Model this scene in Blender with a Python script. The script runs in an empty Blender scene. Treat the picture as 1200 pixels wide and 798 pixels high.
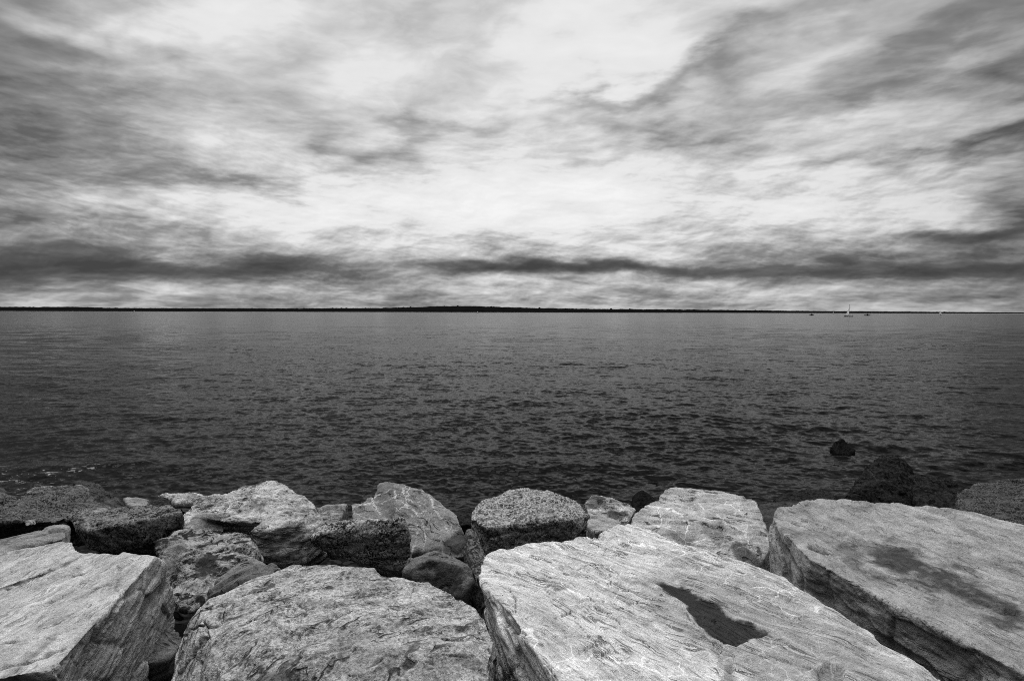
import bpy, bmesh, math, random
import numpy as np
from mathutils import Vector, Matrix

R = math.radians
scene = bpy.context.scene
COL = scene.collection
random.seed(7)

# ------------------------------------------------------------------ camera
CAMZ = 3.7
PITCH = R(2.83)          # degrees below the horizontal
ROLL = R(0.14)
FPX = 667.0              # focal length in photograph pixels (1200 wide)
cam_d = bpy.data.cameras.new("camera")
cam_d.sensor_width = 36.0
cam_d.lens = 36.0 * FPX / 1200.0
cam_d.clip_start = 0.05
cam_d.clip_end = 60000.0
cam = bpy.data.objects.new("camera", cam_d)
COL.objects.link(cam)
cam.location = (0, 0, CAMZ)
rot = Matrix.Rotation(R(90) - PITCH, 4, 'X') @ Matrix.Rotation(ROLL, 4, 'Z')
cam.rotation_euler = rot.to_euler()
scene.camera = cam
M3 = np.array(rot.to_3x3())
CAMP = np.array((0.0, 0.0, CAMZ))


def ray(px, py):
    d = M3 @ np.array(((px - 600.0) / FPX, -(py - 399.0) / FPX, -1.0))
    return d


def P(px, py, Y):
    """point on the sight line of a photo pixel, Y metres out"""
    d = ray(px, py)
    return CAMP + d * (Y / d[1])


def Z(px, py, z):
    """point on the sight line of a photo pixel, z metres above the water"""
    d = ray(px, py)
    return CAMP + d * ((z - CAMZ) / d[2])


def proj(pts):
    q = (pts - CAMP) @ M3
    w = -q[:, 2]
    w = np.where(np.abs(w) < 1e-6, 1e-6, w)
    return 600 + FPX * q[:, 0] / w, 399 - FPX * q[:, 1] / w


# ------------------------------------------------------------------ tagging
def tag(o, label=None, cat=None, group=None, kind=None):
    if label: o['label'] = label
    if cat: o['category'] = cat
    if group: o['group'] = group
    if kind: o['kind'] = kind
    return o


def link(name, me, mat=None, parent=None, loc=(0, 0, 0)):
    o = bpy.data.objects.new(name, me)
    COL.objects.link(o)
    o.location = loc
    if mat: me.materials.append(mat)
    if parent: o.parent = parent
    return o


# ------------------------------------------------------------------ numpy noise
def _hash(ix, iy, iz, seed):
    h = (ix.astype(np.uint32) * np.uint32(374761393)
         + iy.astype(np.uint32) * np.uint32(668265263)
         + iz.astype(np.uint32) * np.uint32(2147483647 & 0x7ed55d16)
         + np.uint32((seed * 2654435761) & 0xffffffff))
    h = (h ^ (h >> np.uint32(13))) * np.uint32(1274126177)
    h = (h ^ (h >> np.uint32(16))) * np.uint32(2246822519)
    return h ^ (h >> np.uint32(15))


def gn(p, seed=0):
    """gradient noise, about -0.7..0.7"""
    p = p.astype(np.float32)
    f = np.floor(p)
    i = f.astype(np.int64)
    t = p - f
    u = t * t * t * (t * (t * 6 - 15) + 10)
    out = None
    res = np.zeros(len(p), np.float32)
    for dx in (0, 1):
        wx = u[:, 0] if dx else 1 - u[:, 0]
        for dy in (0, 1):
            wy = u[:, 1] if dy else 1 - u[:, 1]
            for dz in (0, 1):
                wz = u[:, 2] if dz else 1 - u[:, 2]
                h = _hash(i[:, 0] + dx, i[:, 1] + dy, i[:, 2] + dz, seed)
                gx = (h & np.uint32(1023)).astype(np.float32) / 511.5 - 1
                gy = ((h >> np.uint32(10)) & np.uint32(1023)).astype(np.float32) / 511.5 - 1
                gz = ((h >> np.uint32(20)) & np.uint32(1023)).astype(np.float32) / 511.5 - 1
                res += wx * wy * wz * (gx * (t[:, 0] - dx) + gy * (t[:, 1] - dy) + gz * (t[:, 2] - dz))
    return res


def fbm(p, oct=4, seed=0, gain=0.5, lac=2.03):
    a, s = 1.0, np.zeros(len(p), np.float32)
    q = p
    for k in range(oct):
        s += a * gn(q, seed + k * 17)
        q = q * lac + 3.7
        a *= gain
    return s


def ridged(p, oct=3, seed=0):
    a, s = 1.0, np.zeros(len(p), np.float32)
    q = p
    for k in range(oct):
        s += a * (1 - np.abs(gn(q, seed + k * 31)) * 2.2)
        q = q * 2.07 + 1.9
        a *= 0.5
    return s


def facets(p, seed):
    """broken facets: each jittered cell is a plane with its own tilt; returns height, edge closeness"""
    p = p.astype(np.float32)
    f = np.floor(p).astype(np.int64)
    b1 = np.full(len(p), 9.0, np.float32); b2 = b1.copy(); hh = np.zeros(len(p), np.float32)
    for dx in (-1, 0, 1):
        for dy in (-1, 0, 1):
            for dz in (-1, 0, 1):
                c0, c1, c2 = f[:, 0] + dx, f[:, 1] + dy, f[:, 2] + dz
                h = _hash(c0, c1, c2, seed)
                j = [((h >> np.uint32(k)) & np.uint32(1023)).astype(np.float32) / 1023 for k in (0, 10, 20)]
                e0 = p[:, 0] - c0 - j[0]; e1 = p[:, 1] - c1 - j[1]; e2 = p[:, 2] - c2 - j[2]
                d = e0 * e0 + e1 * e1 + e2 * e2
                g = h * np.uint32(2654435761)
                t = [((g >> np.uint32(k)) & np.uint32(1023)).astype(np.float32) / 511.5 - 1 for k in (2, 12, 22)]
                hv = e0 * t[0] + e1 * t[1] + e2 * t[2] + 0.35 * t[0]
                m = d < b1
                b2 = np.where(m, b1, np.minimum(b2, d))
                hh = np.where(m, hv, hh); b1 = np.where(m, d, b1)
    return hh, np.sqrt(b2) - np.sqrt(b1)


def sstep(a, b, x):
    t = np.clip((x - a) / (b - a), 0, 1)
    return t * t * (3 - 2 * t)


# ------------------------------------------------------------------ node helpers
class NT:
    def __init__(self, tree):
        self.t = tree
        self.n = tree.nodes
        self.l = tree.links

    def new(self, typ, **kw):
        nd = self.n.new(typ)
        for k, v in kw.items(): setattr(nd, k, v)
        return nd

    def put(self, sock, v):
        if isinstance(v, bpy.types.NodeSocket): self.l.new(v, sock)
        else: sock.default_value = v

    def m(self, op, a, b=None, c=None, clamp=False):
        nd = self.new('ShaderNodeMath', operation=op, use_clamp=clamp)
        self.put(nd.inputs[0], a)
        if b is not None: self.put(nd.inputs[1], b)
        if c is not None: self.put(nd.inputs[2], c)
        return nd.outputs[0]

    def vm(self, op, a, b=None, scale=None):
        nd = self.new('ShaderNodeVectorMath', operation=op)
        self.put(nd.inputs[0], a)
        if b is not None: self.put(nd.inputs[1], b)
        if scale is not None: self.put(nd.inputs['Scale'], scale)
        return nd.outputs['Value'] if op in ('DOT_PRODUCT', 'LENGTH', 'DISTANCE') else nd.outputs['Vector']

    def noise(self, vec, scale, detail=4.0, rough=0.5, dist=0.0, col=False, lac=2.0):
        nd = self.new('ShaderNodeTexNoise')
        self.put(nd.inputs['Vector'], vec)
        self.put(nd.inputs['Scale'], scale)
        nd.inputs['Detail'].default_value = detail
        nd.inputs['Roughness'].default_value = rough
        nd.inputs['Lacunarity'].default_value = lac
        nd.inputs['Distortion'].default_value = dist
        return nd.outputs['Color' if col else 'Fac']

    def comb(self, x, y, z):
        nd = self.new('ShaderNodeCombineXYZ')
        self.put(nd.inputs[0], x); self.put(nd.inputs[1], y); self.put(nd.inputs[2], z)
        return nd.outputs[0]

    def sep(self, v):
        nd = self.new('ShaderNodeSeparateXYZ')
        self.put(nd.inputs[0], v)
        return nd.outputs

    def ss(self, x, a, b, lo=0.0, hi=1.0):
        nd = self.new('ShaderNodeMapRange', interpolation_type='SMOOTHSTEP')
        self.put(nd.inputs['Value'], x)
        nd.inputs['From Min'].default_value = a
        nd.inputs['From Max'].default_value = b
        nd.inputs['To Min'].default_value = lo
        nd.inputs['To Max'].default_value = hi
        return nd.outputs['Result']

    def mixf(self, f, a, b):
        nd = self.new('ShaderNodeMix', data_type='FLOAT')
        self.put(nd.inputs[0], f); self.put(nd.inputs[2], a); self.put(nd.inputs[3], b)
        return nd.outputs[0]

    def grey(self, v):
        return self.comb(v, v, v)


def new_mat(name):
    m = bpy.data.materials.new(name)
    m.use_nodes = True
    nt = NT(m.node_tree)
    return m, nt, m.node_tree.nodes['Principled BSDF']


def plain(name, v, rough=0.7, var=0.15, scale=3.0):
    m, nt, b = new_mat(name)
    co = nt.new('ShaderNodeTexCoord').outputs['Object']
    n = nt.noise(co, scale, 5, 0.6)
    c = nt.m('MULTIPLY', v, nt.m('MULTIPLY_ADD', n, 2 * var, 1 - var))
    nt.put(b.inputs['Base Color'], nt.grey(c))
    b.inputs['Roughness'].default_value = rough
    b.inputs['Specular IOR Level'].default_value = 0.0 if rough > 0.9 else 0.3
    return m


# ------------------------------------------------------------------ rock material
def rock_mat(lo, hi, u, v, w, band=6.0, bandamt=0.5, blot=0.35, grain=0.25, speck=0.0, speckscale=110.0,
             vein=0.0, veinscale=2.5, veinw=0.02, veinval=0.62, patch=0.0, patchval=0.05, rough=0.85,
             bump=1.0, off=0.0, contrast=1.0, stain_shade_val=0.03, wet=0.0, pit=0.0, parting=0.8, warpamt=0.10):
    m, nt, b = new_mat('rock_surface')
    co0 = nt.new('ShaderNodeTexCoord').outputs['Object']
    co = nt.vm('ADD', co0, (off * 3.1, off * 1.7, off * 2.3))
    uu = nt.vm('DOT_PRODUCT', co, tuple(u)); vv = nt.vm('DOT_PRODUCT', co, tuple(v)); ww = nt.vm('DOT_PRODUCT', co, tuple(w))
    warp = nt.m('MULTIPLY_ADD', nt.noise(co, 2.2, 3, 0.5), warpamt * 2, -warpamt)
    sco = nt.comb(nt.m('MULTIPLY', uu, 0.8), vv, nt.m('MULTIPLY', nt.m('ADD', ww, warp), band))
    n1 = nt.noise(sco, 3.0, 9, 0.64, 0.1)
    n1b = nt.noise(sco, 16.0, 7, 0.7, 0.1)
    n2 = nt.noise(co, 5.0, 8, 0.62, 0.4)
    n3 = nt.noise(co, 130.0, 3, 0.7)
    n4 = nt.noise(co, 42.0, 5, 0.65)
    # tone
    t = nt.m('MULTIPLY_ADD', nt.m('SUBTRACT', n1, 0.5), 3.0 * bandamt, 0.50)
    t = nt.m('MULTIPLY_ADD', nt.m('SUBTRACT', n1b, 0.5), 2.6 * bandamt, t)
    t = nt.m('MULTIPLY_ADD', nt.m('SUBTRACT', n2, 0.5), 2.8 * blot, t)
    t = nt.m('MULTIPLY_ADD', nt.m('SUBTRACT', n3, 0.5), 1.7 * grain, t)
    t = nt.m('MULTIPLY_ADD', nt.m('SUBTRACT', n4, 0.5), 2.4 * grain, t)
    if speck:
        vo = nt.new('ShaderNodeTexVoronoi')
        nt.put(vo.inputs['Vector'], nt.vm('ADD', co, nt.vm('SCALE', nt.noise(co, 90, 2, 0.5, col=True), scale=0.012)))
        vo.inputs['Scale'].default_value = speckscale
        sp = nt.sep(vo.outputs['Color'])[0]
        sp2 = nt.ss(sp, 0.15, 0.95)
        spm = nt.ss(nt.noise(co, 9.0, 3, 0.6), 0.3, 0.7, 0.45, 1.0)
        t = nt.m('MULTIPLY_ADD', nt.m('MULTIPLY', nt.m('SUBTRACT', sp2, 0.45), spm), speck, t)
    t = nt.m('MULTIPLY_ADD', nt.m('SUBTRACT', t, 0.50), contrast, 0.50, clamp=True)
    val = nt.mixf(t, lo, hi)
    if patch:                                             # dark inclusions with their own outline
        pn = nt.noise(co, 4.2, 4, 0.55, 1.2)
        pm = nt.m('MULTIPLY', nt.ss(pn, 0.53, 0.58), patch)
        val = nt.mixf(pm, val, nt.m('MULTIPLY', patchval, nt.m('ADD', 0.5, n4)))
    if pit:                                               # small dark pits and lichen crusts
        pv = nt.noise(sco, 9.0, 5, 0.7, 0.8)
        val = nt.mixf(nt.m('MULTIPLY', nt.ss(pv, 0.60, 0.72), pit), val, lo * 0.5)
    # thin dark partings that follow the foliation
    pl = nt.noise(nt.comb(nt.m('MULTIPLY', uu, 0.16), nt.m('MULTIPLY', vv, 0.3), nt.m('MULTIPLY', nt.m('ADD', ww, warp), band * 0.6)), 6.0, 3, 0.55, 0.1)
    pd = nt.m('ABSOLUTE', nt.m('SUBTRACT', pl, 0.5))
    part = nt.m('MULTIPLY', nt.ss(pd, 0.004, 0.024, 1.0, 0.0), nt.ss(nt.noise(co, 4.5, 4, 0.6), 0.46, 0.56))
    part = nt.m('MULTIPLY', part, parting)
    val = nt.mixf(part, val, lo * 0.35)
    if vein:
        wv = nt.vm('ADD', co, nt.vm('SCALE', nt.vm('SUBTRACT', nt.noise(co, 3.0, 4, 0.6, col=True), (0.5, 0.5, 0.5)), scale=0.30))
        for sc, wd, am in ((veinscale, veinw, 1.0), (veinscale * 2.7, veinw * 0.9, 0.65)):
            vo = nt.new('ShaderNodeTexVoronoi', feature='DISTANCE_TO_EDGE')
            nt.put(vo.inputs['Vector'], wv); vo.inputs['Scale'].default_value = sc
            vm_ = nt.ss(vo.outputs['Distance'], wd * 0.25, wd, 1.0, 0.0)
            mk = nt.ss(nt.noise(co, 2.6 * sc / veinscale, 3, 0.6), 0.44, 0.58)
            f = nt.m('MULTIPLY', nt.m('MULTIPLY', vm_, mk), vein * am)
            val = nt.mixf(f, val, veinval)
    at = nt.new('ShaderNodeAttribute', attribute_name='vein').outputs['Fac']
    val = nt.mixf(nt.m('MULTIPLY', at, nt.ss(n4, 0.3, 0.55, 0.45, 1.0)), val, nt.m('MULTIPLY', 0.8, nt.m('ADD', 0.55, nt.m('MULTIPLY', n3, 0.9))))
    st = nt.new('ShaderNodeAttribute', attribute_name='stain_shade').outputs['Fac']
    val = nt.mixf(st, val, nt.m('MULTIPLY', stain_shade_val, nt.m('ADD', 0.45, nt.m('ADD', n3, nt.m('MULTIPLY', t, 0.4)))))
    nt.put(b.inputs['Base Color'], nt.grey(val))
    if wet:
        nt.put(b.inputs['Roughness'], nt.ss(n4, 0.3, 0.7, rough - 0.2, rough))
        b.inputs['Specular IOR Level'].default_value = 0.04
    else:
        b.inputs['Roughness'].default_value = rough
        b.inputs['Specular IOR Level'].default_value = 0.08
    # relief
    h = nt.m('MULTIPLY', n1b, 0.010 * (0.4 + bandamt))
    h = nt.m('MULTIPLY_ADD', n4, 0.015, h)
    h = nt.m('MULTIPLY_ADD', n3, 0.0045, h)
    h = nt.m('MULTIPLY_ADD', n2, 0.02, h)
    if pit: h = nt.m('MULTIPLY_ADD', nt.ss(pv, 0.60, 0.72), -0.006, h)
    h = nt.m('MULTIPLY_ADD', part, -0.016, h)
    bp = nt.new('ShaderNodeBump')
    bp.inputs['Strength'].default_value = 1.0
    bp.inputs['Distance'].default_value = 1.15 * bump
    nt.put(bp.inputs['Height'], h)
    nt.put(b.inputs['Normal'], bp.outputs['Normal'])
    return m


# ------------------------------------------------------------------ rock geometry
def poly_sd(px, py, poly):
    """signed pixel distance to a polygon (negative inside)"""
    n = len(poly)
    d = np.full(len(px), 1e9); ins = np.zeros(len(px), bool)
    for k in range(n):
        ax, ay = poly[k]; bx, by = poly[(k + 1) % n]
        ex, ey = bx - ax, by - ay
        t = np.clip(((px - ax) * ex + (py - ay) * ey) / (ex * ex + ey * ey + 1e-9), 0, 1)
        d = np.minimum(d, np.hypot(px - ax - t * ex, py - ay - t * ey))
        c = ((ay > py) != (by > py)) & (px < (bx - ax) * (py - ay) / ((by - ay) + 1e-12) + ax)
        ins ^= c
    return np.where(ins, -d, d)


def line_d(px, py, pts):
    d = np.full(len(px), 1e9)
    for (ax, ay), (bx, by) in zip(pts[:-1], pts[1:]):
        ex, ey = bx - ax, by - ay
        t = np.clip(((px - ax) * ex + (py - ay) * ey) / (ex * ex + ey * ey + 1e-9), 0, 1)
        d = np.minimum(d, np.hypot(px - ax - t * ex, py - ay - t * ey))
    return d


def hull_into(bm_all, pts, drop, shrink, back, chips, chipd, rng):
    pts = [np.array(p, float) for p in pts]
    c = np.mean(pts, axis=0)
    low = []
    for p in pts:
        q = c + (p - c) * shrink
        low.append(np.array((q[0], q[1] + back, min(p[2], c[2]) - drop)))
    bm = bmesh.new()
    vs = [bm.verts.new(p) for p in pts + low]
    r = bmesh.ops.convex_hull(bm, input=vs)
    junk = [g for g in r['geom_interior'] + r['geom_unused'] if isinstance(g, bmesh.types.BMVert)]
    bmesh.ops.delete(bm, geom=list(set(junk)), context='VERTS')
    cc = Vector(c) - Vector((0, 0, drop * 0.4))
    tops = [v.co.copy() for v in bm.verts]
    for k in range(chips):
        v = tops[rng.randrange(len(tops))]
        n = (v - cc).normalized() + Vector((rng.uniform(-.5, .5), rng.uniform(-.5, .5), rng.uniform(-.4, .4)))
        n.normalize()
        far = max((t.dot(n) for t in tops))
        pc = n * (far - chipd * rng.uniform(0.3, 1.0))
        geom = bm.verts[:] + bm.edges[:] + bm.faces[:]
        bmesh.ops.bisect_plane(bm, geom=geom, plane_co=pc, plane_no=n, clear_outer=True)
        ed = [e for e in bm.edges if e.is_boundary]
        if ed: bmesh.ops.holes_fill(bm, edges=ed)
    bmesh.ops.triangulate(bm, faces=bm.faces[:])
    bmesh.ops.recalc_face_normals(bm, faces=bm.faces[:])
    me = bpy.data.meshes.new('tmp')
    bm.to_mesh(me); bm.free()
    bm_all.from_mesh(me)
    bpy.data.meshes.remove(me)


def frame_from(d, tilt):
    """strata frame: u along the foliation trace, w across it"""
    d = np.array(d, float); d /= np.linalg.norm(d)
    side = np.cross(d, (0, 0, 1.0)); side /= np.linalg.norm(side)
    w = side * math.cos(tilt) + np.array((0, 0, 1.0)) * math.sin(tilt)
    w /= np.linalg.norm(w)
    v = np.cross(w, d)
    return d, v, w


NROCK = 0


def rock(name, label, hulls, mat, drop=0.7, shrink=0.92, back=0.1, chips=5, chipd=0.05, vox=None,
         lumps=0.03, mid=0.012, fine=0.004, steps=0.0, thick=0.09, crack=0.0, facet=1.0, topflat=1.0, trace=None, tilt=0.6,
         stain_shades=(), veins=(), carves=(), cracks=(), group=None, cat='boulder', smooth=1):
    global NROCK
    NROCK += 1
    seed = NROCK * 101
    rng = random.Random(seed)
    bm = bmesh.new()
    allp = []
    for h in hulls:
        opt = {}
        if isinstance(h, tuple): h, opt = h
        allp += list(h)
        hull_into(bm, h, opt.get('drop', drop), opt.get('shrink', shrink), opt.get('back', back),
                  min(2, opt.get('chips', chips)), opt.get('chipd', chipd) * 0.6, rng)
    allp = np.array(allp)
    ymin = max(1.0, float(np.median(allp[:, 1])))
    if vox is None: vox = max(0.0085, 0.0027 * ymin)
    me = bpy.data.meshes.new(name)
    bm.to_mesh(me); bm.free()
    tmp = bpy.data.objects.new('tmp', me)
    COL.objects.link(tmp)
    md = tmp.modifiers.new('r', 'REMESH'); md.mode = 'VOXEL'; md.voxel_size = vox
    sm = tmp.modifiers.new('s', 'SMOOTH'); sm.iterations = smooth; sm.factor = 0.5
    dg = bpy.context.evaluated_depsgraph_get()
    me2 = bpy.data.meshes.new_from_object(tmp.evaluated_get(dg))
    bpy.data.objects.remove(tmp); bpy.data.meshes.remove(me)
    nv = len(me2.vertices)
    co = np.empty(nv * 3, np.float32); me2.vertices.foreach_get('co', co); co = co.reshape(-1, 3)
    no = np.empty(nv * 3, np.float32); me2.vertex_normals.foreach_get('vector', no); no = no.reshape(-1, 3)
    if trace is None:
        a = rng.uniform(-0.6, 0.6)
        u, v, w = frame_from((math.cos(a), math.sin(a), rng.uniform(-.2, .2)), rng.uniform(0.3, 1.1))
    else:
        u, v, w = frame_from(trace, tilt)
    # relief, coarse to fine
    disp = 0.6 * lumps * fbm(co * 1.7, 3, seed)
    loc = np.stack([co @ u * 1.0, co @ v * 1.0, co @ w * 4.0], 1)
    disp += mid * 1.6 * fbm(loc * 2.3, 4, seed + 5, 0.55)
    disp += mid * 0.6 * (ridged(co * 4.3, 3, seed + 9) - 1.0)
    disp += fine * 1.1 * fbm(np.stack([co @ u * 0.7, co @ v, co @ w * 3.0], 1) * 14.0, 3, seed + 14, 0.6)
    if facet:
        wgt = facet * np.where(no[:, 2] > 0.80, topflat, 1.0)
        wgt = facet * (1 + (topflat - 1) * sstep(0.55, 0.88, no[:, 2]))
        jit = 0.10 * fbm(co * 5.0, 3, seed + 61)[:, None]
        f1, e1 = facets(np.stack([co @ u * 0.75, co @ v, co @ w * 1.5], 1) * 2.6 + jit, seed + 63)
        f2, e2 = facets(np.stack([co @ u * 0.75, co @ v, co @ w * 1.6], 1) * 8.0 + jit * 2, seed + 65)
        disp += wgt * (0.020 * f1 + 0.0045 * f2)
        disp -= wgt * 0.008 * np.exp(-(e1 / 0.04) ** 2)
    if steps:
        t = (co @ w) / thick + 1.4 * fbm(co * 1.3, 3, seed + 21) + 0.5 * gn(co * 5.0, seed + 22)
        k = np.floor(t); fr = t - k
        hv = lambda q: (_hash(q.astype(np.int64), q.astype(np.int64) * 0 + 3, q.astype(np.int64) * 0 + 7, seed) & np.uint32(1023)).astype(np.float32) / 1023.0
        s = sstep(0.0, 0.16, fr)
        disp += steps * ((hv(k - 1) * (1 - s) + hv(k) * s) - 0.5) * 2
    if crack:
        cr = np.abs(gn(np.stack([co @ u * 0.55, co @ v, co @ w * 2.2], 1) * 1.9 + 0.25 * fbm(co * 6, 2, seed + 33)[:, None], seed + 31))
        mk = sstep(-0.05, 0.2, gn(co * 1.1, seed + 35))
        disp -= crack * np.exp(-(cr / 0.018) ** 2) * mk
    px, py = proj(co)
    tocam = CAMP - co
    tocam /= np.linalg.norm(tocam, axis=1)[:, None]
    facing = sstep(-0.05, 0.1, np.einsum('ij,ij->i', tocam, no))
    stain_shade = np.zeros(nv, np.float32); vein = np.zeros(nv, np.float32)
    wob = 1.0
    if len(stain_shades) or len(veins) or len(carves) or len(cracks):
        jx = fbm(co * 7, 4, seed + 41, 0.6); jy = fbm(co * 7 + 9.3, 4, seed + 43, 0.6)
    for poly, soft, amt, jit in stain_shades:  # real stains, plus shade of hollows and front faces painted as colour
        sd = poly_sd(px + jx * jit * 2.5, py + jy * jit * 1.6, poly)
        stain_shade = np.maximum(stain_shade, amt * (1 - sstep(-soft, soft, sd)) * facing)
    for poly, depth, soft in carves:
        sd = poly_sd(px + jx * 4, py + jy * 2.5, poly)
        disp -= depth * (1 - sstep(-soft, soft * 0.4, sd)) * facing
    for pts, wd, depth in cracks:                       # open partings: a groove with dirt in it
        d = line_d(px + jx * 5.0, py + jy * 3.5, pts)
        vw = wd * np.clip(0.9 + 1.6 * jy, 0.35, 1.7)
        g = (1 - sstep(vw * 0.35, vw * 1.1, d)) * facing
        disp -= depth * g
        disp += depth * 0.25 * (1 - sstep(vw, vw * 4, d)) * sstep(-1, 3, jx * 3) * facing * (1 - g)
        stain_shade = np.maximum(stain_shade, 0.75 * g)
    for pts, wd, amt in veins:
        d = line_d(px + jx * 2.4, py + jx * 2.0, pts)
        vw = wd * 0.75 * np.clip(0.75 + 1.3 * jy, 0.15, 1.6)
        brk = sstep(-0.28, 0.05, gn(co * 6.5 + 3.1, seed + 47))
        vein = np.maximum(vein, amt * 0.9 * brk * (1 - sstep(vw * 0.4, vw * 1.3, d)) * facing)
    co = co + no * disp[:, None]
    base = np.array((co[:, 0].mean(), co[:, 1].mean(), co[:, 2].min()))
    me2.vertices.foreach_set('co', (co - base).astype(np.float32).ravel())
    for nm, arr in (('stain_shade', stain_shade), ('vein', vein)):
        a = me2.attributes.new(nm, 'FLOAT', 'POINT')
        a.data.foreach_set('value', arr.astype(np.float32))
    me2.polygons.foreach_set('use_smooth', np.ones(len(me2.polygons), bool))
    me2.update()
    me2.name = name
    me2.materials.clear()
    kw = dict(mat); kw['off'] = kw.get('off', 0) + NROCK * 0.77
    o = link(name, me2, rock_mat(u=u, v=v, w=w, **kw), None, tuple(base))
    tag(o, label, cat, group or 'rocks of the sea wall')
    return o


def T(z, *pp):
    return [Z(x, y, z) for x, y in pp]


def Y(*pp):
    return [P(x, y, d) for x, y, d in pp]


# material recipes (grey albedo)
PALE = dict(lo=0.26, hi=0.90, band=9, bandamt=0.55, blot=0.16, grain=0.20, vein=0.90, veinscale=3.6, veinw=0.022, veinval=0.99, pit=0.45, contrast=1.1, warpamt=0.06, parting=0.7)
SLAB = dict(lo=0.13, hi=0.72, band=6, bandamt=0.42, blot=0.34, grain=0.22, pit=0.5, contrast=1.05, warpamt=0.07, parting=0.35)
DULL = dict(lo=0.10, hi=0.50, band=5, bandamt=0.32, blot=0.40, grain=0.26, pit=0.6, contrast=1.1, warpamt=0.07, parting=0.35)
GNEISS = dict(lo=0.07, hi=0.62, band=3.5, bandamt=0.36, blot=0.42, grain=0.42, speck=0.4, speckscale=90, pit=0.8, contrast=1.25)
GRANITE = dict(lo=0.04, hi=0.46, band=2, bandamt=0.10, blot=0.30, grain=0.45, speck=1.0, speckscale=60, contrast=1.1)
DGRAN = dict(lo=0.006, hi=0.14, band=3, bandamt=0.30, blot=0.60, grain=0.42, speck=0.9, speckscale=75, contrast=1.2)
VEINED = dict(lo=0.06, hi=0.34, band=3, bandamt=0.35, blot=0.45, grain=0.30, vein=0.7, veinscale=2.2, veinw=0.020, veinval=0.60)
ERODED = dict(lo=0.05, hi=0.62, band=8, bandamt=0.65, blot=0.45, grain=0.34, pit=1.0, contrast=1.3)
MOTTLED = dict(lo=0.006, hi=0.40, band=2.5, bandamt=0.5, blot=0.8, grain=0.6, patch=0.95, patchval=0.010, contrast=1.5, vein=0.4, veinscale=4, veinw=0.03, veinval=0.3, warpamt=.2)
DARK = dict(lo=0.006, hi=0.10, band=4, bandamt=0.45, blot=0.55, grain=0.45, contrast=1.2)
GREY = dict(lo=0.03, hi=0.26, band=5, bandamt=0.45, blot=0.45, grain=0.34, contrast=1.1)
WET = dict(lo=0.001, hi=0.03, band=2, bandamt=0.2, blot=0.3, grain=0.5, speck=0.9, speckscale=34, rough=0.9, wet=1.0)

# ---- the four big foreground blocks
rock('boulder', 'large pale flat-topped block at the left edge with a dark broken right face', [
    T(2.0, (-180, 780), (-120, 700), (0, 656), (90, 645), (182, 652), (150, 689), (118, 704), (88, 745), (64, 783), (10, 792), (-180, 810))
    + Y((194, 668, 4.1), (203, 700, 4.2), (190, 728, 4.05), (160, 762, 3.75), (120, 802, 3.4), (60, 845, 3.05), (-150, 850, 2.6)),
    (T(2.02, (-110, 688), (-40, 664), (0, 650), (40, 640), (72, 633), (86, 636), (96, 650), (60, 668), (0, 688), (-90, 715)), dict(drop=0.25, chips=0)),
    (Y((157, 740, 3.95), (125, 770, 3.7), (100, 800, 3.45), (168, 748, 4.0), (165, 800, 3.6), (120, 850, 3.1)), dict(drop=0.4, shrink=1.0)),
], SLAB, drop=0.9, trace=Z(140, 650, 2) - Z(20, 720, 2), tilt=0.9, steps=0.010, thick=0.08, crack=0.014, lumps=0.03, mid=0.012, chips=6, topflat=0.22, facet=1.2,
     cracks=[([(0, 781), (25, 775), (42, 773), (74, 760)], 1.6, .02), ([(-5, 757), (19, 754)], 1.2, .012), ([(40, 739), (69, 731)], 1.1, .010), ([(111, 691), (130, 683)], 1.3, .014),
             ([(84, 674), (109, 668)], 1.1, .010), ([(147, 690), (135, 689), (143, 675)], 1.0, .010), ([(30, 715), (60, 706)], 1.0, .008), ([(10, 690), (50, 676)], .9, .008)])

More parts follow.
